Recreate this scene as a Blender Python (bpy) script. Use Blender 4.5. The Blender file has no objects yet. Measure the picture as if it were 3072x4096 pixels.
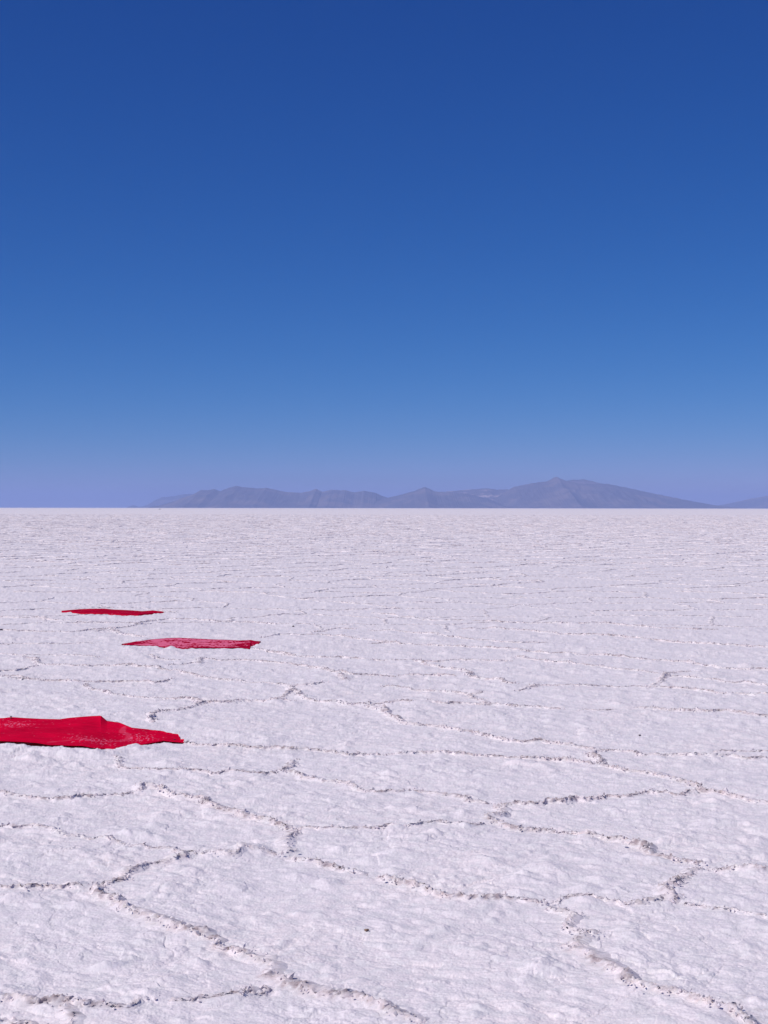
import bpy, math, random
import numpy as np
from mathutils import Matrix, Vector, Euler

C = bpy.context.scene
rad = math.radians
random.seed(11)
RNG = np.random.default_rng(7)

# ------------------------------------------------------------------ camera
CAM_H = 1.6
LENS, SENS = 50.0, 36.0
PITCH, ROLL = rad(-0.161), rad(0.065)
cam_d = bpy.data.cameras.new("camera")
cam = bpy.data.objects.new("camera", cam_d)
C.collection.objects.link(cam)
cam_d.sensor_fit = 'VERTICAL'
cam_d.sensor_height = SENS
cam_d.sensor_width = 27.0
cam_d.lens = LENS
cam_d.clip_start = 0.05
cam_d.clip_end = 120000
ROT = Matrix.Rotation(rad(90) + PITCH, 3, 'X') @ Matrix.Rotation(ROLL, 3, 'Z')
cam.matrix_world = Matrix.Translation((0, 0, CAM_H)) @ ROT.to_4x4()
C.camera = cam
F = 4096 * LENS / SENS                  # focal length in photograph pixels

# ------------------------------------------------------------------ light
SUN_EL, SUN_AZ = 50.0, 238.0            # azimuth clockwise from the view direction (+Y)
sd = Vector((math.sin(rad(SUN_AZ)) * math.cos(rad(SUN_EL)),
             math.cos(rad(SUN_AZ)) * math.cos(rad(SUN_EL)), math.sin(rad(SUN_EL))))
sun_d = bpy.data.lights.new("sun", 'SUN')
sun_d.energy = 3.55
sun_d.angle = rad(0.53)
sun_d.color = (1.0, 0.955, 0.92)
sun = bpy.data.objects.new("sun", sun_d)
C.collection.objects.link(sun)
sun.rotation_euler = sd.to_track_quat('Z', 'Y').to_euler()

SKY_TONE = ((2.6, 0.0255), (1.2, 0.305), (0.8, 1.08))
w = bpy.data.worlds.new("World")
C.world = w
w.use_nodes = True
nt = w.node_tree
nt.nodes.clear()
sky = nt.nodes.new('ShaderNodeTexSky')
sky.sky_type = 'NISHITA'
sky.sun_disc = False
sky.sun_elevation = rad(SUN_EL)
sky.sun_rotation = rad(SUN_AZ)
sky.altitude = 3650
sky.air_density = 1.0
sky.dust_density = 0.25
sky.ozone_density = 4.0
bg = nt.nodes.new('ShaderNodeBackground')
bg.inputs['Strength'].default_value = 0.10
wo = nt.nodes.new('ShaderNodeOutputWorld')
sep = nt.nodes.new('ShaderNodeSeparateColor'); com = nt.nodes.new('ShaderNodeCombineColor')
nt.links.new(sky.outputs[0], sep.inputs[0])
for i, (gam, mul) in enumerate(SKY_TONE):        # deep high-altitude blue: a tone curve per channel
    pw = nt.nodes.new('ShaderNodeMath'); pw.operation = 'POWER'; pw.inputs[1].default_value = gam
    ml = nt.nodes.new('ShaderNodeMath'); ml.operation = 'MULTIPLY'; ml.inputs[1].default_value = mul
    nt.links.new(sep.outputs[i], pw.inputs[0]); nt.links.new(pw.outputs[0], ml.inputs[0]); nt.links.new(ml.outputs[0], com.inputs[i])
nt.links.new(com.outputs[0], bg.inputs['Color'])
nt.links.new(bg.outputs[0], wo.inputs[0])

C.cycles.volume_bounces = 2
C.view_settings.view_transform = 'Standard'
C.view_settings.look = 'None'
C.view_settings.exposure = 0.0
C.view_settings.gamma = 1.0

# ------------------------------------------------------------------ helpers
def unproject(px, py, z=0.0):
    """photograph pixel -> point at height z"""
    d = ROT @ Vector(((px - 1536) / F, (2048 - py) / F, -1.0))
    t = (z - CAM_H) / d.z
    return (d.x * t, d.y * t)

_perm = RNG.permutation(256)
_perm = np.concatenate([_perm, _perm]).astype(np.int32)
_ga = RNG.uniform(0, 2 * np.pi, 256)
_gx, _gy = np.cos(_ga), np.sin(_ga)

def perlin(x, y):
    xi = np.floor(x).astype(np.int64); yi = np.floor(y).astype(np.int64)
    xf = x - xi; yf = y - yi
    xi &= 255; yi &= 255
    u = xf * xf * xf * (xf * (xf * 6 - 15) + 10)
    v = yf * yf * yf * (yf * (yf * 6 - 15) + 10)
    x1 = (xi + 1) & 255; y1 = (yi + 1) & 255
    def g(a, b, fx, fy):
        h = _perm[_perm[a] + b]
        return _gx[h] * fx + _gy[h] * fy
    n00 = g(xi, yi, xf, yf); n10 = g(x1, yi, xf - 1, yf)
    n01 = g(xi, y1, xf, yf - 1); n11 = g(x1, y1, xf - 1, yf - 1)
    a = n00 + u * (n10 - n00); b = n01 + u * (n11 - n01)
    return (a + v * (b - a)) * 1.4

def worley(x, y, keep):
    """distance to the nearest kept random point and that point's random number"""
    xi = np.floor(x).astype(np.int64); yi = np.floor(y).astype(np.int64)
    best = np.full(x.shape, 9.0); bid = np.zeros(x.shape)
    for dx in (-1, 0, 1):
        for dy in (-1, 0, 1):
            cx = xi + dx; cy = yi + dy
            h = _perm[_perm[cx & 255] + (cy & 255)]
            h2 = _perm[(h + 57) & 255]; h3 = _perm[(h2 + 91) & 255]
            qx = cx + h / 256.0; qy = cy + h2 / 256.0
            d = np.hypot(x - qx, y - qy) + np.where(h3 / 256.0 < keep, 0.0, 9.0)
            m = d < best
            best = np.where(m, d, best); bid = np.where(m, _perm[(h3 + 13) & 255] / 256.0, bid)
    return best, bid

def make_mesh(name, verts, faces, mat=None, smooth=True, attrs=None):
    """verts Nx3, faces MxK arrays (K constant) or list of such arrays"""
    if not isinstance(faces, list): faces = [faces]
    me = bpy.data.meshes.new(name)
    nv = len(verts)
    me.vertices.add(nv)
    me.vertices.foreach_set("co", np.ascontiguousarray(verts, dtype=np.float32).ravel())
    loops = np.concatenate([f.ravel() for f in faces]).astype(np.int32)
    cnt = np.concatenate([np.full(len(f), f.shape[1], dtype=np.int32) for f in faces])
    start = np.concatenate([[0], np.cumsum(cnt)[:-1]]).astype(np.int32)
    me.loops.add(len(loops)); me.loops.foreach_set("vertex_index", loops)
    me.polygons.add(len(cnt)); me.polygons.foreach_set("loop_start", start)
    me.polygons.foreach_set("loop_total", cnt)
    me.polygons.foreach_set("use_smooth", np.full(len(cnt), smooth, dtype=bool))
    if attrs:
        for k, v in attrs.items():
            a = me.attributes.new(k, 'FLOAT', 'POINT')
            a.data.foreach_set("value", np.ascontiguousarray(v, dtype=np.float32))
    me.update(calc_edges=True)
    if mat: me.materials.append(mat)
    return me

def link(name, me, parent=None, **props):
    o = bpy.data.objects.new(name, me)
    C.collection.objects.link(o)
    if parent: o.parent = parent
    for k, v in props.items(): o[k] = v
    return o

def grid_faces(nr, nc, off=0):
    i = np.arange(nr - 1)[:, None] * nc + np.arange(nc - 1)[None, :]
    return (np.stack([i, i + 1, i + nc + 1, i + nc], -1).reshape(-1, 4) + off)

def new_mat(name):
    m = bpy.data.materials.new(name); m.use_nodes = True
    t = m.node_tree
    return m, t, t.nodes['Principled BSDF']

def N(t, kind, **kw):
    n = t.nodes.new(kind)
    for k, v in kw.items():
        if k in n.inputs: n.inputs[k].default_value = v
        else: setattr(n, k, v)
    return n

def mixc(t, fac, a, b, blend='MIX'):
    n = t.nodes.new('ShaderNodeMix'); n.data_type = 'RGBA'; n.blend_type = blend
    for sock, val in ((n.inputs[0], fac), (n.inputs[6], a), (n.inputs[7], b)):
        if hasattr(val, 'is_linked'): t.links.new(val, sock)
        elif isinstance(val, (int, float)): sock.default_value = val
        else: sock.default_value = (*val, 1)
    return n.outputs[2]

def ramp(t, src, lo, hi):
    n = t.nodes.new('ShaderNodeMapRange')
    n.interpolation_type = 'SMOOTHSTEP'
    n.inputs['From Min'].default_value = lo; n.inputs['From Max'].default_value = hi
    t.links.new(src, n.inputs['Value'])
    return n.outputs['Result']

# ------------------------------------------------------------------ materials
salt, t, b = new_mat("salt_crust")
geo = N(t, 'ShaderNodeNewGeometry')
n1 = N(t, 'ShaderNodeTexNoise', Scale=1.3, Detail=6.0, Roughness=0.6)
n2 = N(t, 'ShaderNodeTexNoise', Scale=14.0, Detail=5.0, Roughness=0.65)
n3 = N(t, 'ShaderNodeTexNoise', Scale=70.0, Detail=5.0, Roughness=0.7)
for n in (n1, n2, n3): t.links.new(geo.outputs['Position'], n.inputs['Vector'])
dirt = N(t, 'ShaderNodeAttribute', attribute_name="dirt")
c = mixc(t, ramp(t, n1.outputs['Fac'], 0.38, 0.66), (0.84, 0.758, 0.775), (0.875, 0.772, 0.772))
c = mixc(t, ramp(t, n2.outputs['Fac'], 0.35, 0.62), (0.765, 0.715, 0.72), c)
c = mixc(t, ramp(t, n3.outputs['Fac'], 0.34, 0.50), (0.725, 0.675, 0.69), c)
c = mixc(t, ramp(t, n3.outputs['Fac'], 0.57, 0.70), c, (0.90, 0.86, 0.86))  # brighter flecks: fresh crystals, plus sparkle of lit mounds put into the colour
brown = mixc(t, ramp(t, n2.outputs['Fac'], 0.40, 0.60), (0.38, 0.305, 0.315), (0.65, 0.555, 0.565))
c = mixc(t, dirt.outputs['Fac'], c, brown)
t.links.new(c, b.inputs['Base Color'])
b.inputs['Roughness'].default_value = 0.75
b.inputs['Specular IOR Level'].default_value = 0.25
bp = N(t, 'ShaderNodeBump', Strength=0.35, Distance=0.004)
t.links.new(n3.outputs['Fac'], bp.inputs['Height'])
t.links.new(bp.outputs[0], b.inputs['Normal'])

def cloth_mat(name, col, mark_col, rough, dscale):
    m, t, b = new_mat(name)
    a = N(t, 'ShaderNodeAttribute', attribute_name="salt")  # mask of the paler marks on a sheet
    tc = N(t, 'ShaderNodeTexCoord')
    wv = N(t, 'ShaderNodeTexNoise', Scale=260.0, Detail=2.0)
    t.links.new(tc.outputs['Object'], wv.inputs['Vector'])
    big = N(t, 'ShaderNodeTexNoise', Scale=3.0, Detail=4.0)
    t.links.new(tc.outputs['Object'], big.inputs['Vector'])
    base = mixc(t, ramp(t, big.outputs['Fac'], 0.35, 0.65), tuple(x * 0.82 for x in col), col)
    cc = mixc(t, a.outputs['Fac'], base, mark_col)
    t.links.new(cc, b.inputs['Base Color'])
    b.inputs['Roughness'].default_value = rough
    b.inputs['Specular IOR Level'].default_value = 0.04
    bp = N(t, 'ShaderNodeBump', Strength=0.25, Distance=0.002)
    t.links.new(wv.outputs['Fac'], bp.inputs['Height'])
    t.links.new(bp.outputs[0], b.inputs['Normal'])
    tr = N(t, 'ShaderNodeBsdfTranslucent'); t.links.new(cc, tr.inputs['Color'])
    mx = N(t, 'ShaderNodeMixShader', Fac=0.2)
    t.links.new(b.outputs[0], mx.inputs[1]); t.links.new(tr.outputs[0], mx.inputs[2])
    t.links.new(mx.outputs[0], t.nodes['Material Output'].inputs['Surface'])
    return m
M_RED = cloth_mat("red_sheet", (0.80, 0.0006, 0.043), (0.85, 0.12, 0.23), 0.85, 1)
M_PINK = cloth_mat("streaked_red_sheet", (0.52, 0.001, 0.038), (0.88, 0.18, 0.31), 0.8, 1)
M_FAR = cloth_mat("plain_red_sheet", (0.60, 0.001, 0.036), (0.8, 0.25, 0.36), 0.85, 1)
M_BLACK, t, b = new_mat("black_metal")
b.inputs['Base Color'].default_value = (0.012, 0.01, 0.012, 1); b.inputs['Roughness'].default_value = 0.5
M_STONE, t, b = new_mat("dark_stone")
nn = N(t, 'ShaderNodeTexNoise', Scale=60.0, Detail=4.0)
t.links.new(mixc(t, nn.outputs['Fac'], (0.03, 0.022, 0.03), (0.10, 0.075, 0.08)), b.inputs['Base Color'])
b.inputs['Roughness'].default_value = 0.85
M_BROWN, t, b = new_mat("brown_clay")
nn = N(t, 'ShaderNodeTexNoise', Scale=80.0, Detail=4.0)
t.links.new(mixc(t, nn.outputs['Fac'], (0.16, 0.09, 0.06), (0.36, 0.24, 0.17)), b.inputs['Base Color'])
b.inputs['Roughness'].default_value = 0.85

# ------------------------------------------------------------------ red sheets: outlines (photograph pixels)
def conv(pts, ox, oy, s): return [(ox + x * s, oy + y * s) for x, y in pts]
S3 = 760 / 1659; S2 = 900 / 1659
near_far = conv([(-760, 138), (-720, 128), (-400, 122), (0, 118), (95, 105), (200, 112), (350, 120), (520, 124), (600, 112), (700, 103),
    (800, 96), (870, 93), (885, 95), (935, 138), (1040, 152), (1150, 197), (1300, 213), (1370, 237), (1400, 238), (1470, 255),
    (1555, 268), (1580, 305), (1608, 317)], 0, 2820, S3)
near_near = conv([(-760, 150), (-720, 290), (-400, 305), (0, 310), (200, 318), (330, 328), (430, 345), (600, 350), (720, 352), (800, 368), (870, 378),
    (990, 382), (1070, 362), (1150, 352), (1240, 345), (1340, 325), (1430, 309), (1510, 317), (1608, 325)], 0, 2820, S3)
mid_far = conv([(527, 327), (600, 312), (650, 303), (750, 290), (870, 280), (950, 278), (1080, 284), (1200, 290), (1300, 293),
    (1400, 298), (1480, 294), (1510, 301), (1553, 305)], 200, 2400, S2)
mid_near = conv([(527, 329), (620, 331), (700, 336), (800, 343), (860, 352), (930, 357), (1000, 360), (1100, 352), (1200, 352),
    (1300, 355), (1400, 350), (1474, 358), (1484, 340), (1540, 327), (1553, 308)], 200, 2400, S2)
far_far = conv([(85, 79), (160, 72), (220, 67), (300, 64), (400, 63), (470, 70), (520, 72), (600, 76), (680, 82), (760, 76),
    (800, 82), (840, 87)], 200, 2400, S2)
far_near = conv([(85, 81), (160, 83), (200, 92), (300, 95), (400, 98), (500, 102), (560, 106), (650, 106), (690, 102),
    (740, 98), (790, 92), (840, 89)], 200, 2400, S2)

def edge_fn(pts):
    xs = np.array([p[0] for p in pts]); ys = np.array([p[1] for p in pts])
    return lambda x: np.interp(x, xs, ys)

SHEETS = []   # (name, near edge xy, far edge xy) for the ground to sink under
def sheet_rows(nearp, farp, zn, zf, nu, nv):
    fn, ff = edge_fn(nearp), edge_fn(farp)
    x0 = max(nearp[0][0], farp[0][0]); x1 = min(nearp[-1][0], farp[-1][0])
    xs = np.linspace(x0, x1, nu)
    zna = zn(xs); zfa = zf(xs)
    A = np.array([unproject(x, fn(x), z) for x, z in zip(xs, zna)])
    B = np.array([unproject(x, ff(x), z) for x, z in zip(xs, zfa)])
    v = np.linspace(0, 1, nv)[:, None]
    X = A[None, :, 0] * (1 - v) + B[None, :, 0] * v
    Y = A[None, :, 1] * (1 - v) + B[None, :, 1] * v
    Z = zna[None, :] * (1 - v) + zfa[None, :] * v
    PX = np.broadcast_to(xs[None, :], X.shape)
    return X, Y, Z, PX, np.broadcast_to(v, X.shape), A, B

def bump1(x, c, s): return np.exp(-((x - c) / s) ** 2)
NU, NV = 560, 260
nz = lambda x: 0.044 + 0.004 * np.sin(x * 0.021) - 0.026 * np.clip((x - 330) / 90, 0, 1) - 0.008 * np.clip((x - 560) / 170, 0, 1)
fz = lambda x: np.interp(x, [-60, 44, 130, 250, 330, 404, 428, 520, 735], [.032, .042, .034, .034, .052, .078, .040, .028, .010])
fz_base = lambda x: np.interp(x, [-60, 44, 130, 250, 428, 520, 735], [.032, .036, .034, .034, .034, .028, .010])
Xn, Yn, Zn, PXn, Vn, An, Bn = sheet_rows(near_near, near_far, nz, fz, NU, NV)
nz2 = lambda x: 0.012 + 0 * x
fz2 = lambda x: 0.018 + 0 * x
Xm, Ym, Zm, PXm, Vm, Am, Bm = sheet_rows(mid_near, mid_far, nz2, fz2, 420, 240)
nz3 = lambda x: 0.03 + 0 * x
Xf, Yf, Zf, PXf, Vf, Af, Bf = sheet_rows(far_near, far_far, nz3, nz3, 300, 120)
FOOT = [(An, Bn), (Am, Bm), (Af, Bf)]

def under_sheet(x, y, grow=0.0):
    """1 inside a sheet's footprint"""
    r = np.zeros(x.shape)
    for A, B in FOOT:
        o = np.argsort(A[:, 0])
        u0 = A[:, 0].min() - grow; u1 = A[:, 0].max() + grow
        # the sheets' columns run along view rays, so look the edges up by bearing
        ta = A[:, 0] / A[:, 1]
        q = x / np.maximum(y, 0.1)
        yn = np.interp(q, ta, A[:, 1]); yf = np.interp(q, ta, B[:, 1])
        ins = (q > ta.min()) & (q < ta.max()) & (y > yn - grow) & (y < yf + grow)
        dd = np.minimum(np.minimum(y - yn + grow, yf + grow - y), 0.3) / 0.10
        dq = np.minimum(q - ta.min(), ta.max() - q) * y / 0.05
        r = np.maximum(r, np.where(ins, np.clip(np.minimum(dd, dq), 0, 1), 0))
    return r

def bank(x, y):
    """heaped loose salt along the near edge of the nearest sheet"""
    ta = An[:, 0] / An[:, 1]
    q = x / np.maximum(y, 0.1)
    yn = np.interp(q, ta, An[:, 1])
    s = (y - (yn - 0.16)) / 0.13
    fade = np.clip((q - ta.min()) / 0.02, 0, 1) * np.clip((ta.max() - 0.012 - q) / 0.02, 0, 1)
    return np.exp(-s * s) * fade

# ------------------------------------------------------------------ salt surface height
def salt_height(x, y, fine=True):
    wx = perlin(x * 3.1 + 7.7, y * 3.1) * 0.06
    wy = perlin(x * 3.1, y * 3.1 + 31.3) * 0.06
    X = x + wx; Y = y + wy
    h = 0.012 * perlin(x * 0.9, y * 0.9) + 0.010 * perlin(X * 2.7 + 5, Y * 2.7)
    amp = 0.66 + 0.45 * perlin(x * 1.7 + 40, y * 1.7)
    if fine:
        wx2 = perlin(x * 11 + 3, y * 11) * 0.022 + perlin(x * 27, y * 27 + 5) * 0.008; wy2 = perlin(x * 11, y * 11 + 77) * 0.022 + perlin(x * 27 + 9, y * 27) * 0.008
        d1, i1 = worley((X + wx2) * 5.4, (Y + wy2) * 6.6, 1.0)
        d2, i2 = worley((X + wx2) * 12.5 + 31, (Y + wy2) * 15 + 7, 1.0)
        d3, i3 = worley((x + wx2) * 29 + 11, (y + wy2) * 34 + 3, 1.0)
        h = h + amp * ((0.003 + 0.012 * i1) * (1 - d1 * d1) + (0.0035 + 0.007 * i2) * (1 - d2 * d2) + (0.0015 + 0.0035 * i3) * (1 - d3 * d3))
        r3 = 1 - np.abs(perlin(X * 26, Y * 44 + 17)) * 2
        h = h + amp * 0.0026 * r3 + 0.0012 * (1 - np.abs(perlin(X * 60, Y * 95 + 7)) * 2) + 0.0010 * perlin(x * 130, y * 150)
        d, i = worley(X * 2.1, Y * 2.1, 0.36)
        h = h + (0.008 + 0.024 * i) * np.clip(1 - d / (0.20 + 0.16 * i), 0, 1) ** 1.3
        d, i = worley(X * 5.3 + 20, Y * 5.3, 0.5)
        h = h + (0.005 + 0.016 * i) * np.clip(1 - d / 0.40, 0, 1) ** 1.2
        d, i = worley(X * 10.5 + 40, Y * 12.5, 0.55)
        h = h + (0.003 + 0.008 * i) * np.clip(1 - d / 0.45, 0, 1) ** 1.1
    return h

# ------------------------------------------------------------------ crack ridges: traced in the near field
K = 1600 / 1659
OR = {'A': (0, 3000), 'B': (1472, 3000), 'C': (0, 2400), 'D': (1472, 2400)}
TR = [
 ('A', 1.1, [(385,575),(400,605),(465,645),(530,668),(600,695),(630,735),(690,765),(760,775),(830,790),(890,825),(960,840),(1030,862),(1065,890),(1110,910),(1145,955),(1170,990),(1230,1000),(1280,1035),(1340,1055),(1400,1060),(1500,1065),(1600,1085),(1690,1115),(1780,1160)]),
 ('A', 1.0, [(385,575),(430,565),(500,553),(550,530),(590,500),(650,490),(710,480),(750,460),(800,442),(880,440),(960,452),(1030,440),(1100,437),(1185,440)]),
 ('A', .4, [(-120,600),(0,592),(60,590),(150,588),(250,592),(330,588),(385,575)]),
 ('A', .65, [(-120,325),(0,330),(60,330),(130,330),(205,350),(240,370),(330,380),(420,378),(490,390),(550,405),(610,405),(680,420),(740,440),(800,442)]),
 ('A', .75, [(-120,180),(0,190),(80,203),(150,208),(220,215),(290,212),(350,205),(430,200),(500,198),(580,185)]),
 ('A', 1.0, [(580,185),(600,160),(640,170),(700,195),(770,205),(830,225),(870,245),(930,260),(985,275),(1030,290),(1070,300),(1130,322),(1180,333),(1215,345)]),
 ('A', .9, [(1215,345),(1205,385),(1210,410),(1185,440)]),
 ('A', .55, [(1215,345),(1260,338),(1310,340),(1400,345),(1480,345),(1550,333),(1620,330),(1660,338)]),
 ('A', 1.0, [(1185,440),(1240,468),(1300,480),(1360,490),(1410,510),(1480,522),(1530,535)]),
 ('A', 1.0, [(-120,1050),(0,1060),(70,1050),(130,1070),(180,1075),(250,1075),(320,1080),(400,1085),(480,1090),(550,1080),(590,1065),(650,1060)]),
 ('A', .5, [(650,1060),(700,1065),(780,1060),(870,1055),(960,1040),(1030,1020),(1090,1020),(1170,990)]),
 ('A', 1.2, [(1015,1000),(1035,1045)]),
 ('A', .35, [(240,1075),(245,1110),(245,1160),(260,1250)]),
 ('A', .75, [(400,0),(440,25),(480,65),(530,82),(600,88),(680,95),(760,100),(840,103),(900,112),(960,105),(1040,105),(1110,100),(1170,95)]),
 ('A', .9, [(1170,95),(1210,82),(1220,45)]),
 ('A', .8, [(1170,95),(1230,105),(1300,125),(1370,135),(1430,150),(1490,172),(1560,178),(1640,178),(1700,170)]),
 ('B', .8, [(165,165),(230,178),(290,188),(345,198),(400,212),(460,225),(520,235)]),
 ('B', 1.0, [(0,540),(70,550),(150,575),(210,585),(270,610),(340,628),(420,640),(490,645),(560,640),(640,645),(700,645),(740,655)]),
 ('B', 1.1, [(915,25),(925,55),(970,82),(1040,95),(1110,102),(1170,115),(1230,130),(1300,148),(1370,165),(1390,185),(1450,195),(1520,210),(1580,220),(1670,235),(1780,260)]),
 ('B', .9, [(520,235),(560,235),(620,230),(700,235),(760,230),(820,232),(870,217),(940,213),(1000,203),(1080,205),(1150,190),(1220,195),(1300,200),(1390,185)]),
 ('B', 1.1, [(520,235),(545,260),(535,280),(490,290),(540,310),(590,340),(650,348),(720,352),(780,358),(840,352),(900,362),(960,375),(1010,385),(1060,400),(1110,410),(1150,430),(1200,450),(1280,468),(1350,480),(1400,498)]),
 ('B', .5, [(135,340),(240,318),(330,322),(420,320),(500,305)]),
 ('B', 1.1, [(1400,498),(1350,520),(1290,545),(1290,590),(1245,610),(1270,640),(1300,655)]),
 ('B', .9, [(1400,498),(1450,512),(1520,510),(1590,520),(1670,530),(1780,535)]),
 ('B', .5, [(1270,645),(1340,658),(1430,668),(1500,680),(1600,692),(1670,705),(1780,730)]),
 ('B', .6, [(740,655),(800,650),(860,638),(930,635),(1000,645),(1060,655),(1130,655),(1200,645),(1245,620)]),
 ('B', 1.1, [(740,655),(760,675),(810,690),(825,720),(830,755),(900,775),(940,780),(985,790)]),
 ('B', 1.2, [(900,775),(905,800),(870,825),(870,850),(920,875),(945,905),(1000,940),(1060,970),(1110,995),(1170,1005),(1250,1020),(1300,1045),(1360,1080),(1420,1105),(1500,1115),(1560,1145),(1640,1180)]),
 ('B', 1.1, [(870,825),(830,835),(805,850)]),
 ('B', .85, [(915,25),(960,15),(1010,10),(1080,18),(1150,35),(1230,35),(1310,38),(1400,38),(1500,42),(1590,52),(1670,48),(1780,52)]),
 ('C', .9, [(740,592),(800,605),(880,615),(950,615),(1060,622),(1150,628),(1240,628),(1330,638),(1400,645),(1470,650),(1560,645),(1600,648)]),
 ('D', .9, [(80,645),(150,648),(200,640),(300,640),(400,650),(500,655),(580,660),(700,668),(760,670),(830,680),(910,690),(950,697)]),
 ('D', 1.1, [(0,440),(40,455),(70,480),(120,495),(150,515),(200,530),(260,532),(320,548),(380,555),(450,562),(500,578),(560,590),(620,598),(680,600),(760,605),(830,615),(900,620),(960,630)]),
 ('D', .95, [(0,440),(60,437),(130,435),(200,437)]),
 ('D', .95, [(250,432),(330,437),(400,433),(470,437),(530,438),(600,448),(660,450),(740,455),(820,455)]),
 ('D', .5, [(870,458),(960,460),(1040,458)]),
 ('D', 1.1, [(1100,452),(1180,455),(1260,465),(1330,470),(1380,475),(1440,480),(1460,468),(1520,482),(1600,492),(1670,502),(1780,520)]),
 ('D', .85, [(45,367),(120,370),(200,378),(280,382),(350,390),(420,400),(460,415),(490,432)]),
 ('D', .85, [(420,398),(490,390)]),
 ('D', .9, [(190,255),(230,272),(300,285),(360,293),(410,300),(430,325),(500,335),(560,348),(620,355)]),
 ('D', .85, [(620,385),(680,375),(720,362),(800,362),(880,362),(970,360),(1040,362),(1100,358),(1160,368),(1230,365),(1300,370),(1380,382),(1460,390),(1560,398),(1660,402),(1780,410)]),
 ('D', .85, [(1180,365),(1210,345),(1240,320),(1280,305),(1350,300)]),
 ('D', .6, [(1240,325),(1330,328),(1400,335),(1480,345),(1560,350),(1660,358),(1780,365)]),
 ('D', .6, [(620,240),(680,255),(760,265),(860,275),(960,285),(1060,298),(1140,305),(1220,315)]),
 ('D', .75, [(0,250),(80,255),(190,255),(280,258),(380,255),(500,260),(600,258)]),
 ('D', .85, [(0,185),(100,182),(200,190),(310,192),(400,195),(500,200),(590,208),(680,215),(760,228),(860,232),(960,235),(1050,240),(1150,250),(1230,252),(1320,262),(1390,278),(1480,290),(1580,295),(1670,298),(1780,300)]),
 ('D', .8, [(130,315),(210,318),(320,320),(380,322)]),
 ('D', .55, [(0,125),(90,128),(200,140),(310,150),(400,165),(500,175),(620,182),(760,178)]),
 ('D', .75, [(0,60),(100,65),(220,85),(340,90),(450,90),(560,95),(680,100),(800,103),(980,100),(1080,112),(1200,118),(1330,125),(1450,125)]),
 ('D', .85, [(370,122),(500,122),(640,128),(720,135),(830,148),(920,152),(1040,155),(1150,165),(1260,175),(1400,185),(1520,190),(1660,202),(1780,210)]),
 ('C', 1.0, [(640,515),(610,500),(640,480),(700,472),(770,462),(810,450),(850,435),(950,432),(1000,425),(1080,422),(1150,427),(1230,425)]),
 ('C', .95, [(350,355),(380,372),(440,392),(520,402),(600,412),(680,418),(790,422),(850,435)]),
 ('C', .95, [(-120,322),(0,325),(80,328),(160,335),(250,340),(330,348),(400,348),(480,343),(560,345),(640,348),(720,335)]),
 ('C', .6, [(-120,310),(0,300),(60,298),(120,285),(165,275)]),
 ('C', .85, [(100,240),(150,260),(165,275),(240,275),(340,278),(440,278),(540,282),(600,285),(660,295),(740,302),(820,318),(880,330),(950,335),(1030,348),(1100,355),(1170,358),(1230,365),(1290,362),(1360,355)]),
 ('C', .85, [(1230,365),(1215,385),(1190,400),(1150,410),(1130,427)]),
 ('C', .95, [(1215,385),(1250,415),(1310,428),(1380,432),(1450,440),(1540,440)]),
 ('C', 1.2, [(1415,318),(1425,345)]),
 ('C', .9, [(1040,205),(1100,215),(1170,228),(1240,240),(1330,245),(1420,245),(1500,250),(1600,258)]),
 ('C', .85, [(1190,268),(1260,280),(1340,298),(1400,315),(1480,322),(1560,320),(1660,320)]),
 ('C', .6, [(690,278),(760,272),(830,268),(840,245),(920,252),(1000,252),(1080,260),(1190,268)]),
 ('C', .4, [(-120,222),(0,225),(80,235),(150,235),(210,235),(320,242),(420,245)]),
 ('C', .4, [(610,232),(680,250),(760,255)]),
 ('C', .75, [(-120,132),(0,130),(100,130),(200,135),(300,135),(400,128),(465,122),(490,145),(560,155),(610,160)]),
 ('C', .65, [(1090,160),(1150,145),(1250,148),(1330,148),(1420,158),(1500,170),(1660,182)]),
 ('C', .7, [(-120,70),(30,75),(140,80),(240,90),(340,95),(460,98),(560,103),(600,100),(680,85),(800,85),(900,95),(1050,95),(1150,105)]),
 ('C', .35, [(-120,185),(0,185),(100,185),(250,185),(400,185)]),
 ('C', .75, [(1300,140),(1360,128),(1410,120),(1480,122)]),
]
LINES = []
for o, s, pts in TR:
    ox, oy = OR[o]
    LINES.append((s, np.array([unproject(ox + x * K, oy + y * K) for x, y in pts])))

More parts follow.
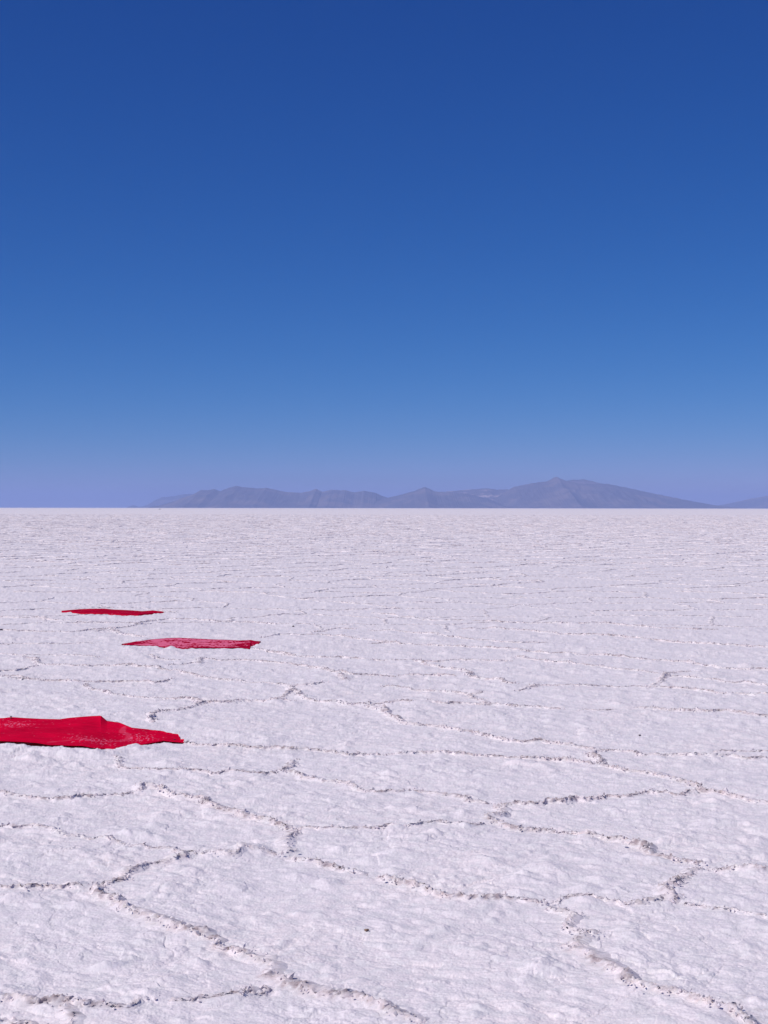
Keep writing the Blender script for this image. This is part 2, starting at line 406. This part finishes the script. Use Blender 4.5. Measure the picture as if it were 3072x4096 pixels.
# beyond the traced region: irregular salt polygons (jittered honeycomb)
def in_traced(p): return 2.5 < p[1] < 18.6 and abs(p[0] / p[1]) < 0.292
HA = 0.98
def honey():
    out = []
    SX = 1.35
    dx, dy = HA * math.sqrt(3) * SX, HA * 1.5
    cache = {}
    def jit(x, y):
        k = (round(x * 50), round(y * 50))
        if k not in cache:
            cache[k] = (x + random.uniform(-.42, .42) * HA, y + random.uniform(-.42, .42) * HA)
        return cache[k]
    for r in range(0, int(340 / dy)):
        yc = 1.0 + r * dy
        half = (0.36 if yc < 120 else 0.32) * yc + 3 if yc > 12 else 7
        n = int(half / dx) + 1
        for c_ in range(-n, n + 1):
            xc = c_ * dx + (dx / 2 if r % 2 else 0)
            cs = [(xc + SX * HA * math.cos(rad(60 * k + 30)), yc + HA * math.sin(rad(60 * k + 30))) for k in range(6)]
            for a, b_ in ((0, 1), (1, 2), (2, 3)):
                p, q = jit(*cs[a]), jit(*cs[b_])
                m_ = ((p[0] + q[0]) / 2, (p[1] + q[1]) / 2)
                if in_traced(m_) or random.random() < 0.06 + 0.5 * min(1, max(0, (yc - 70) / 200)): continue
                st0 = 0.56 + 0.55 * float(perlin(np.array([m_[0] * 0.21]), np.array([m_[1] * 0.13]))[0]) + random.uniform(-.15, .15)
                lean = abs(q[0] - p[0]) / max(1e-6, math.hypot(q[0] - p[0], q[1] - p[1]))
                out.append((min(1.0, max(0.12, st0)) * (0.35 + 0.65 * lean), np.array([p, q])))
    return out
LINES += honey()

def resample(P, ds):
    seg = np.hypot(*np.diff(P, axis=0).T)
    s = np.concatenate([[0], np.cumsum(seg)])
    n = max(3, int(s[-1] / ds) + 1)
    q = np.linspace(0, s[-1], n)
    return np.stack([np.interp(q, s, P[:, 0]), np.interp(q, s, P[:, 1])], 1), q

PROF = np.array([  # offset across (m, + = far side), height share, jag share, dirt share
    (-0.050, -0.30, 0.0, 0.10), (-0.026, 0.02, 0.2, 0.22), (-0.016, 0.16, 0.5, 0.45), (-0.010, 0.36, 0.8, 0.75), (-0.006, 0.60, 1.0, 0.95),
    (-0.002, 0.88, 1.1, 1.0), (0.005, 1.02, 1.4, 1.0), (0.013, 0.90, 1.3, 0.95), (0.023, 0.58, 1.0, 0.7), (0.038, 0.22, 0.5, 0.3), (0.065, -0.30, 0.0, 0.05)])
PROF_FAR = PROF[[1, 3, 5, 6, 7, 10]].copy(); PROF_FAR[0, 1] = -0.3; PROF_FAR[:5, 3] = (0.4, 0.8, 1.0, 1.0, 0.8)
rv, rf, rd = [], [], []
shards = []
voff = 0
def do_batch(lines, prof, l0, fine_feet=False):
    """all strips of one batch evaluated together; each becomes its own patch of the crust"""
    global voff
    Qs, Ns, LI, EN, SL, lens = [], [], [], [], [], []
    for k_, (st, P) in enumerate(lines):
        zm = max(3.5, float(np.min(P[:, 1])))
        ds = min(max(0.0010 * zm, 0.005), 0.30)
        Q, s = resample(P, ds)
        n = len(Q)
        T = np.gradient(Q, axis=0)
        k = max(1, int(0.06 / ds))
        T = np.stack([np.convolve(np.pad(T[:, j], k, mode='edge'), np.ones(2 * k + 1) / (2 * k + 1), 'valid') for j in (0, 1)], 1)
        T /= np.maximum(np.hypot(T[:, 0], T[:, 1]), 1e-6)[:, None]
        Nn = np.stack([-T[:, 1], T[:, 0]], 1)
        if np.mean(np.sum(Nn * Q, 1)) < 0: Nn = -Nn
        Qs.append(Q); Ns.append(Nn); LI.append(np.full(n, float((l0 + k_) % 977))); EN.append(np.minimum(s, s[-1] - s)); SL.append(np.full(n, st)); lens.append(n)
    Q = np.concatenate(Qs); Nn = np.concatenate(Ns); li = np.concatenate(LI); en = np.concatenate(EN); st = np.concatenate(SL)
    x, y = Q[:, 0], Q[:, 1]
    ends = np.clip(en / 0.15, 0, 1)
    lat = (0.050 * perlin(x * 3.3 + li, y * 3.3) + 0.030 * perlin(x * 9 + 3, y * 9 + li) + 0.022 * perlin(x * 24, y * 24 + li)) * (0.15 + 0.85 * ends)
    Q = Q + Nn * lat[:, None]
    x, y = Q[:, 0], Q[:, 1]
    cap = np.clip(en / 0.05, 0, 1)
    H = 0.0125 * (1 + np.clip((y - 14) / 40, 0, 0.8)) * (0.25 + 0.75 * st) * np.clip(0.95 + 0.75 * perlin(x * 2.3 + 50, y * 2.3) + 0.6 * perlin(x * 7 + 20, y * 7), np.where(st > 1.02, 0.8, 0.45), 2.0) * (0.55 + 0.45 * ends)
    D = np.clip(0.80 + 0.8 * perlin(x * 1.6, y * 1.6 + 70) + 0.7 * perlin(x * 8.0, y * 8.0 + 20) + 0.8 * perlin(x * 23.0, y * 23.0 + 60), np.where(st > 1.02, 0.5, 0.12), 1.0) * np.minimum(0.93, 0.40 + 0.55 * st)
    widen = 0.62 + 0.7 * np.clip(perlin(x * 1.9 + 9, y * 1.9) + 0.3, 0, 1) * st
    along = np.abs(Nn[:, 0]) ** 3                    # cracks that run towards the viewer
    widen = widen * (1 + 0.35 * along); H = H * (1 + 0.35 * along)
    base = np.convolve(np.pad(salt_height(x, y, True), 4, mode='edge'), np.ones(9) / 9, 'valid') + 0.002
    vx, vy, vz, vd = [], [], [], []
    for (o, hh, jg, dr) in prof:
        j = perlin(x * 48 + o * 1300, y * 48) * 0.35 + perlin(x * 105 + o * 2600, y * 105 + 5) * 0.50
        j2 = perlin(x * 50 + o * 1100 + 33, y * 50 + 12)
        off = o * widen + jg * 0.014 * j2
        px = x + Nn[:, 0] * off; py = y + Nn[:, 1] * off
        vx.append(px); vy.append(py)
        bb = base
        if fine_feet:
            k_ = min(1.0, abs(o) / 0.03)
            bb = base * (1 - k_) + (salt_height(px, py, True) + 0.001) * k_
        vz.append(bb + (H * hh + jg * j * (0.55 * H + 0.0052)) * np.where(hh > 0, cap, 1) + (0 if hh > 0 else -0.012) - 0.035 * (1 - cap))
        vd.append(np.clip(dr * D * (0.8 + 1.1 * perlin(px * 40, py * 40 + 8)), 0, 1))
    V = np.stack([np.array(vx), np.array(vy), np.array(vz)], -1)          # m x n x 3
    V[..., 2] -= 0.09 * under_sheet(V[..., 0], V[..., 1], 0.05)
    m_ = len(prof); n_all = len(x)
    rv.append(V.reshape(-1, 3)); rd.append(np.array(vd).ravel())
    inner = np.ones(n_all, bool); inner[np.cumsum(lens) - 1] = False
    c0 = np.nonzero(inner)[0]
    for r in range(m_ - 1):
        a = voff + r * n_all + c0
        rf.append(np.stack([a, a + 1, a + n_all + 1, a + n_all], -1))
    voff += m_ * n_all
    # loose crystal shards on the crest of the nearer cracks
    near = np.nonzero(y < 20)[0]
    if len(near):
        pick = near[RNG.random(len(near)) < 0.55 * (0.0010 * np.maximum(y[near], 5) / 0.008) * st[near]]
        pick = pick[(D[pick] > 0.1) & (under_sheet(x[pick], y[pick], 0.05) == 0)]
        for i_ in pick:
            oo = RNG.normal(0.002, 0.020)
            shards.append((x[i_] + Nn[i_, 0] * oo, y[i_] + Nn[i_, 1] * oo, base[i_] + H[i_] * RNG.uniform(0.45, 1.1), D[i_]))
close_l = [l for l in LINES if np.min(l[1][:, 1]) < 17]
near_l = [l for l in LINES if 17 <= np.min(l[1][:, 1]) < 45]
far_l = [l for l in LINES if np.min(l[1][:, 1]) >= 45]
do_batch(close_l, PROF, 0, True)
do_batch(near_l, PROF, 2500)
do_batch(far_l, PROF_FAR, 5000)
rv = np.concatenate(rv); rd = np.concatenate(rd); rf = np.concatenate(rf)

# ------------------------------------------------------------------ ground sheet
fr = 1024 * LENS / SENS
dyp = np.concatenate([np.geomspace(1300, 560, 60), np.arange(556, 3, -0.52), np.geomspace(2.9, 0.06, 40)])
Zr = fr * CAM_H / dyp                                     # rows from 1.75 m to about 38 km
tx = np.concatenate([np.arange(-0.9, -0.34, 0.004), np.arange(-0.34, 0.34, 0.75 / fr), np.arange(0.34, 0.9, 0.004)])
# far rows reach wide to either side
wide = np.ones(len(Zr))
gx = tx[None, :] * Zr[:, None]; gy = np.broadcast_to(Zr[:, None], gx.shape).copy()
gz = salt_height(gx.ravel(), gy.ravel()).reshape(gx.shape)
fade = np.clip((2500 - Zr) / 2000, 0, 1)[:, None]
gz = gz * fade
bk = bank(gx, gy)
gz = gz + bk * (0.022 + 0.007 * perlin(gx * 17, gy * 17) + 0.003 * perlin(gx * 60, gy * 60))
us = under_sheet(gx, gy, 0.02)
gz = gz * (1 - us) - np.where(gy < 12.5, 0.028, 0.012) * us
gv = np.stack([gx, gy, gz], -1).reshape(-1, 3)
gd = np.clip((perlin(gx * 2.1, gy * 2.1 + 90) - 0.45) * 2 * np.clip(perlin(gx * 38, gy * 38), 0, 1), 0, 0.25).ravel()
nr, nc = gx.shape
gf = grid_faces(nr, nc)
# the flat far around and behind
sk = np.array([(-60000, -20000, -0.12), (60000, -20000, -0.12), (60000, 60000, -0.12), (-60000, 60000, -0.12)], dtype=float)
allv = np.concatenate([gv, rv, sk]); o1 = len(gv); o2 = o1 + len(rv)
allf = np.concatenate([gf, rf + o1, np.array([[o2, o2 + 1, o2 + 2, o2 + 3]])])
ad = np.concatenate([gd, rd, np.zeros(4)])
link("ground", make_mesh("ground", allv, allf, salt, True, {"dirt": ad}), kind="structure")

# crystal shards lying along the cracks
sv, sf, sdirt = [], [], []
OCT = np.array([(1, 0, 0), (0, 1, 0), (-1, 0, 0), (0, -1, 0), (0, 0, 1), (0, 0, -1)], float)
OF = np.array([(0, 1, 4), (1, 2, 4), (2, 3, 4), (3, 0, 4), (1, 0, 5), (2, 1, 5), (3, 2, 5), (0, 3, 5)])
for i, (x, y, z, d) in enumerate(shards):
    r = RNG.uniform(0.0025, 0.0085) * (1.0 + 0.05 * y) * (1.8 if RNG.random() < 0.06 else 1)
    R = np.array(Euler(RNG.uniform(0, 6.28, 3)).to_matrix())
    v = (OCT * RNG.uniform(0.5, 1.2, (6, 1)) * np.array([1, 0.8, 0.55]) * r) @ R.T
    sv.append(v + np.array([x, y, z])); sf.append(OF + 6 * i)
    sdirt.append(np.full(6, np.clip(d * RNG.uniform(0.1, 1.1), 0, 0.9)))
link("salt_shards", make_mesh("salt_shards", np.concatenate(sv), np.concatenate(sf), salt, False,
     {"dirt": np.concatenate(sdirt)}), kind="stuff", label="grey and white salt crystal shards along the cracks of the salt crust", category="salt shards")

# ------------------------------------------------------------------ the red sheets
def build_sheet(name, X, Y, Z, sl, mat, thick, droop, label, group):
    nv, nu = X.shape
    cx, cy = float(X.mean()), float(Y.min())
    P = np.stack([X - cx, Y - cy, Z], -1)
    low = P.copy(); low[..., 2] -= thick
    # hem: near edge rolls down a little
    hem = P[0].copy(); hem[:, 2] -= droop; hem[:, 1] += 0.006
    V = np.concatenate([P.reshape(-1, 3), low.reshape(-1, 3)])
    n = nu * nv
    f1 = grid_faces(nv, nu); f2 = grid_faces(nv, nu, n)[:, ::-1]
    def strip(idx): 
        a = np.array(idx); return np.stack([a[1:], a[:-1], a[:-1] + n, a[1:] + n], -1)
    e = [strip(np.arange(nu)), strip(np.arange(nu) + (nv - 1) * nu)[:, ::-1],
         strip(np.arange(nv) * nu)[:, ::-1], strip(np.arange(nv) * nu + nu - 1)]
    me = make_mesh(name, V, np.concatenate([f1, f2] + e), mat, True, {"salt": np.concatenate([sl.ravel(), 0.0 * sl.ravel()])})
    o = link(name, me, None, label=label, category="red sheet", group=group)
    o.location = (cx, cy, 0)
    return o

# nearest sheet
_d = fz(PXn) - fz_base(PXn)
Zn = Zn - _d * Vn + _d * Vn ** 7            # only the far rim is lifted
gap = np.clip(np.minimum(Vn, 1 - Vn) * 12, 0, 1)
Zw = Zn + gap * (0.013 * perlin(Xn * 1.6, Yn * 5.0) + 0.007 * perlin(Xn * 5 + 3, Yn * 11) + 0.0025 * perlin(Xn * 16, Yn * 30))
Zw += 0.010 * np.exp(-((Vn - 0.93) / 0.07) ** 2) * gap
def spots(X, Y, sx, sy, thr): return np.clip((perlin(X * sx, Y * sy) - thr) * 6, 0, 1)
px = PXn / S3
dens = 0.85 * np.exp(-((px - 130) / 190) ** 2) * np.exp(-((Vn - 0.70) / 0.16) ** 2)
dens += 0.95 * np.exp(-((px - 800) / 260) ** 2) * np.exp(-((Vn - 0.24) / 0.13) ** 2)
dens += 0.85 * np.exp(-((px - 1230) / 170) ** 2) * np.exp(-((Vn - 0.45) / 0.28) ** 2)
dens += 0.25 * np.exp(-((px + 300) / 300) ** 2)
sl = np.clip((perlin(Xn * 58, Yn * 20) * 0.7 + perlin(Xn * 110 + 4, Yn * 34) * 0.6 - 0.54 + 0.55 * np.clip(dens, 0, 1)) * 6, 0, 1) * np.clip(dens * 3, 0, 1)
sl = np.maximum(sl, 0.7 * np.clip((perlin(Xn * 60, Yn * 20 + 8) - 0.66) * 8, 0, 1))
# the dried trickle: a curved trail of salt
tr_ = [(1075, 195), (1065, 225), (1110, 240), (1128, 262), (1100, 282), (1020, 300), (900, 312), (760, 318), (640, 314), (560, 322), (420, 332)]
tp = np.array([unproject(x * S3, 2820 + y * S3, 0.032) for x, y in tr_])
dmin = np.full(Xn.shape, 9.0)
for a, b_, wgt in zip(tp[:-1], tp[1:], (1, 1, 1, 1, 1, .8, .5, .45, .45, .45)):
    ab = b_ - a; L = max(ab @ ab, 1e-9)
    tt = np.clip(((Xn - a[0]) * ab[0] + (Yn - a[1]) * ab[1]) / L, 0, 1)
    dmin = np.minimum(dmin, np.hypot(Xn - a[0] - tt * ab[0], (Yn - a[1] - tt * ab[1]) * 0.6) / wgt)
sl = np.maximum(sl, 0.34 * np.clip((0.026 + 0.008 * perlin(Xn * 20, Yn * 10) - dmin) / 0.012, 0, 1))
near_sheet = build_sheet("red_sheet", Xn, Yn, Zw, sl, M_RED, 0.004, 0.01,
    "nearest and largest red sheet, smooth with pink salt specks, cut off by the left edge", "red sheets laid out on the salt flat")
# eyelet in its right corner
def ring(rm, rt, nseg=28, nt_=10):
    a = np.linspace(0, 2 * np.pi, nseg, endpoint=False)[:, None]; b_ = np.linspace(0, 2 * np.pi, nt_, endpoint=False)[None, :]
    V = np.stack([(rm + rt * np.cos(b_)) * np.cos(a), (rm + rt * np.cos(b_)) * np.sin(a), np.broadcast_to(rt * 0.8 * np.sin(b_), (nseg, nt_))], -1).reshape(-1, 3)
    f = [(i * nt_ + j, ((i + 1) % nseg) * nt_ + j, ((i + 1) % nseg) * nt_ + (j + 1) % nt_, i * nt_ + (j + 1) % nt_) for i in range(nseg) for j in range(nt_)]
    return V, np.array(f)
def lathe(prof, nseg=20):
    a = np.linspace(0, 2 * np.pi, nseg, endpoint=False)
    V = np.array([(r * math.cos(q), r * math.sin(q), z) for r, z in prof for q in a])
    f = [(i * nseg + j, i * nseg + (j + 1) % nseg, (i + 1) * nseg + (j + 1) % nseg, (i + 1) * nseg + j) for i in range(len(prof) - 1) for j in range(nseg)]
    return V, np.array(f)
def sheet_z(px_, py_):
    """world point of the nearest sheet's surface seen at a photograph pixel"""
    i = int(np.argmin(np.abs(PXn[0] - px_)))
    best = None
    for r in range(Xn.shape[0]):
        p = Vector((Xn[r, i], Yn[r, i], Zw[r, i] - CAM_H)); q = ROT.transposed() @ p
        yy = 2048 - F * q.y / -q.z
        if best is None or abs(yy - py_) < best[0]: best = (abs(yy - py_), p + Vector((0, 0, CAM_H)))
    return best[1]
p = sheet_z(698.5, 2959)
V, f_ = ring(0.0048, 0.0028)
ey = link("eyelet", make_mesh("eyelet", V * np.array([1, 1.6, 1]), f_, M_BLACK), near_sheet)
ey.location = p - near_sheet.location + Vector((0, 0, 0.001))
# peg at its far edge
p = sheet_z(44, 2875.5)
pg = bpy.data.objects.new("peg", None); C.collection.objects.link(pg); pg.location = p - Vector((0, 0, 0.0))
pg["label"] = "small black flat-headed peg pinning the far edge of the nearest red sheet"; pg["category"] = "peg"
V, f_ = lathe([(0.0, -0.06), (0.003, -0.045), (0.0032, 0.0), (0.0032, 0.019), (0.0, 0.0192)])
link("shaft", make_mesh("shaft", V, f_, M_BLACK), pg)
V, f_ = lathe([(0.0, 0.017), (0.0075, 0.0172), (0.0075, 0.0202), (0.0, 0.0206)])
link("head", make_mesh("head", V, f_, M_BLACK), pg)
V, f_ = lathe([(0.0, -0.001), (0.0055, -0.001), (0.0055, 0.003), (0.0, 0.003)])
link("collar", make_mesh("collar", V, f_, M_BLACK), pg)

# middle sheet: wrinkled, with paler pink streaks from stretched noise
gap = np.clip(np.minimum(Vm, 1 - Vm) * 8, 0, 1)
wr = perlin(Xm * 3.0 + 2, Ym * 13) * 0.6 + perlin(Xm * 6, Ym * 26 + 4) * 0.4
Zw2 = Zm + gap * (0.007 * (1 - np.abs(wr) * 2) + 0.003 * perlin(Xm * 20, Ym * 40))
uu = (PXm - PXm.min()) / np.ptp(PXm)
st_ = perlin(Xm * 2.0 + 8, Ym * 5) * 0.45 + perlin(Xm * 8, Ym * 9.5 + 3) * 0.85 + perlin(Xm * 34 + 5, Ym * 16) * 0.65
cover = np.clip(np.minimum((uu - 0.03) / 0.14, (1.0 - uu) / 0.26), 0, 1) * np.clip((Vm - 0.01) / 0.10, 0, 1) * np.clip((1 - Vm) / 0.08, 0, 1)
sl2 = np.clip((st_ + 0.95 * cover - 0.64) * 4.0, 0, 1) * np.clip(cover * 3, 0, 1)
sl2 = np.maximum(sl2, np.clip((perlin(Xm * 38, Ym * 30) - 0.45) * 5, 0, 1) * (uu > 0.62) * gap)
build_sheet("red_sheet", Xm, Ym, Zw2, sl2, M_PINK, 0.004, 0.01,
    "wrinkled red sheet streaked pale pink, the middle one of three", "red sheets laid out on the salt flat")

# farthest sheet
gap = np.clip(np.minimum(Vf, 1 - Vf) * 8, 0, 1)
Zw3 = Zf + gap * (0.008 * perlin(Xf * 3, Yf * 5)) - 0.028 * np.clip(1 - Vf / 0.07, 0, 1) ** 2
sl3 = np.clip((perlin(Xf * 40, Yf * 14) - 0.70) * 6, 0, 1) * 0.7
build_sheet("red_sheet", Xf, Yf, Zw3, sl3, M_FAR, 0.02, 0.02,
    "plain deep red sheet lying farthest off, narrow and without pink streaks", "red sheets laid out on the salt flat")

# ------------------------------------------------------------------ stones
def stone(px_, py_, wpx, hpx, mat, label, cat, name="pebble", sink=0.2, z0=0.01):
    x, y = unproject(px_, py_, z0)
    s = y / F
    import bmesh
    bm = bmesh.new()
    bmesh.ops.create_icosphere(bm, subdivisions=3, radius=1)
    for v in bm.verts:
        n_ = 1 + 0.35 * math.sin(v.co.x * 3.1 + px_) * math.cos(v.co.y * 2.7 + py_) + 0.12 * math.sin(v.co.z * 9 + v.co.x * 7)
        v.co = Vector((v.co.x * wpx * s / 2, v.co.y * wpx * s / 2.4, v.co.z * hpx * s / 2)) * n_
    me = bpy.data.meshes.new(name); bm.to_mesh(me); bm.free(); me.materials.append(mat)
    for p_ in me.polygons: p_.use_smooth = True
    o = link(name, me, None, label=label, category=cat)
    o.location = (x, y, z0 + hpx * s * (0.5 - sink))
    return o
stone(1173, 2509, 9, 8, M_STONE, "small dark pebble on white salt right of the farthest red sheet", "pebble")
stone(2559, 2942, 9, 5, M_STONE, "tiny dark pebble on bare white salt at the right, far from any red sheet", "pebble")
stone(1466, 3722, 16, 9, M_BROWN, "brown clay crumb poking out of a small salt mound in the foreground", "crumb", name="clay_crumb", z0=0.022)
stone(3, 2522, 14, 7, M_STONE, "dark stone at the left edge of the view, level with the middle red sheet", "pebble")
stone(639, 2037.2, 7, 2.2, M_STONE, "tiny dark speck far out on the salt just below the horizon", "boulder", name="boulder", z0=0.0)

# ------------------------------------------------------------------ mountains
def mtn_mat(name, c1, c2, sc):
    m, t, b = new_mat(name)
    g = N(t, 'ShaderNodeNewGeometry')
    mp = N(t, 'ShaderNodeMapping'); mp.inputs['Scale'].default_value = (sc, sc, sc * 2)
    t.links.new(g.outputs['Position'], mp.inputs['Vector'])
    n = N(t, 'ShaderNodeTexNoise', Scale=1.0, Detail=8.0, Roughness=0.62)
    t.links.new(mp.outputs[0], n.inputs['Vector'])
    t.links.new(mixc(t, ramp(t, n.outputs['Fac'], 0.46, 0.62), c1, c2), b.inputs['Base Color'])
    b.inputs['Roughness'].default_value = 0.95
    b.inputs['Specular IOR Level'].default_value = 0.1
    return m
MM = mtn_mat("mountain_rock", (0.13, 0.11, 0.125), (0.22, 0.17, 0.165), 1 / 700)
ML = mtn_mat("pale_mountain_rock", (0.15, 0.12, 0.13), (0.60, 0.46, 0.43), 1 / 420)
FS = 1659 / 3072
def mountain(name, pts, dist, depth, mat, seed):
    """pts: skyline in the 1659-wide view; the ridge stands at dist, spurs run down towards and away from the viewer"""
    P = np.array(pts, float)
    fpx = F * FS
    horizon = lambda x: 1096.9 + (x - 830) * 0.0011
    xs = np.linspace(P[0, 0], P[-1, 0], max(60, int((P[-1, 0] - P[0, 0]) * 1.1)))
    hp = np.interp(xs, P[:, 0], horizon(P[:, 0]) - P[:, 1])
    hp = np.clip(hp + 0.8 * perlin(xs * 0.09 + seed, xs * 0 + 3) + 1.1 * (0.4 - np.abs(perlin(xs * 0.21 + seed, xs * 0 + 9))), 0, None)
    X = (xs - 829.5) / fpx * dist; H = hp / fpx * dist + CAM_H
    v = np.linspace(-1, 1, 81)[:, None]
    XX = np.broadcast_to(X[None, :], (81, len(X))); 
    sp = (0.5 - np.abs(perlin(XX / 620 + v * 0.8 + seed, v * 1.2 + seed)) * 1.6) * 0.42 + (0.5 - np.abs(perlin(XX / 210 + seed - v, v * 2.6)) * 1.6) * 0.26 + perlin(XX / 80, v * 6 + seed) * 0.14
    fall = np.clip(1 - np.abs(v), 0, 1) ** 1.15
    Z = H[None, :] * np.clip(fall * (1 + sp * 0.9 * np.clip(np.abs(v) * 4, 0, 1) * (1 - fall)), 0, 1) - 3
    Y = dist + v * depth * np.clip(H / H.max(), 0.35, 1)[None, :] 
    V = np.stack([XX, Y, Z], -1).reshape(-1, 3)
    return link(name, make_mesh(name, V, grid_faces(81, len(X)), mat), kind="structure")
mountain("hills", [(320,1096.5),(336,1093),(360,1087),(381,1080),(400,1073),(416,1068),(428,1061),(436,1057.5),(448,1059),(461,1055.5),(469,1058),(476,1060.5),(492,1054),(508,1049),(522,1051),(536,1052.5),(556,1054.5),(576,1053),(596,1057.5),(616,1062),(651,1064),(668,1060.5),(683,1055.5),(690,1058.5),(696,1061.5),(716,1057.5),(746,1058.5),(766,1063),(786,1059.5),(811,1064),(824,1070),(838,1074.5),(860,1082),(900,1096)], 24000, 3000, MM, 3.3)
mountain("hills", [(780,1096),(810,1084),(838,1074.5),(870,1067),(895,1060),(917,1051),(940,1061),(965,1062),(1010,1066),(1060,1078),(1100,1097)], 23000, 2600, MM, 8.1)
mountain("hills", [(900,1095),(935,1070),(965,1061),(1000,1058),(1050,1054),(1075,1057),(1095,1056),(1130,1068),(1160,1096)], 25500, 2600, ML, 14.7)
mountain("hills", [(1040,1096),(1075,1072),(1110,1051),(1145,1044),(1160,1041.5),(1180,1039.5),(1189,1036),(1196,1030.5),(1203,1029.5),(1210,1033),(1222,1037.5),(1245,1043),(1270,1045),(1310,1044),(1350,1052),(1400,1063),(1450,1073),(1500,1083),(1540,1090),(1570,1094),(1600,1098)], 24000, 3200, MM, 21.9)
mountain("hills", [(1190,1090),(1215,1040),(1235,1036),(1262,1035),(1285,1040),(1310,1047),(1340,1090)], 26500, 2500, MM, 30.2)
mountain("hills", [(298,1097),(318,1090),(335,1080),(351,1073.5),(375,1071.5),(395,1067),(410,1066),(440,1070),(480,1090)], 36000, 3000, MM, 37.1)
mountain("hills", [(1530,1098),(1555,1091),(1585,1085),(1620,1077),(1660,1070),(1720,1063),(1800,1068),(1900,1097)], 32000, 4000, MM, 44.4)
mountain("hills", [(277,1097),(281,1092.5),(288,1090.5),(295,1092.5),(299,1097)], 36000, 900, MM, 50.5)

# ------------------------------------------------------------------ haze
hz, t, b = new_mat("haze_air")
t.nodes.remove(b)
pv = t.nodes.new('ShaderNodeVolumePrincipled')
pv.inputs['Color'].default_value = (0.355, 0.475, 0.82, 1)
pv.inputs['Density'].default_value = 4.5e-5
t.links.new(pv.outputs[0], t.nodes['Material Output'].inputs['Volume'])
bx = np.array([(x, y, z) for z in (-8.0, 556.0) for x, y in ((-61000, -21000), (61000, -21000), (61000, 61000), (-61000, 61000))], float)
hf = np.array([(3, 2, 1, 0), (4, 5, 6, 7), (0, 1, 5, 4), (1, 2, 6, 5), (2, 3, 7, 6), (3, 0, 4, 7)])
link("haze", make_mesh("haze", bx, hf, hz, False), kind="stuff", label="thin pale blue haze over the salt flat and mountains", category="haze")
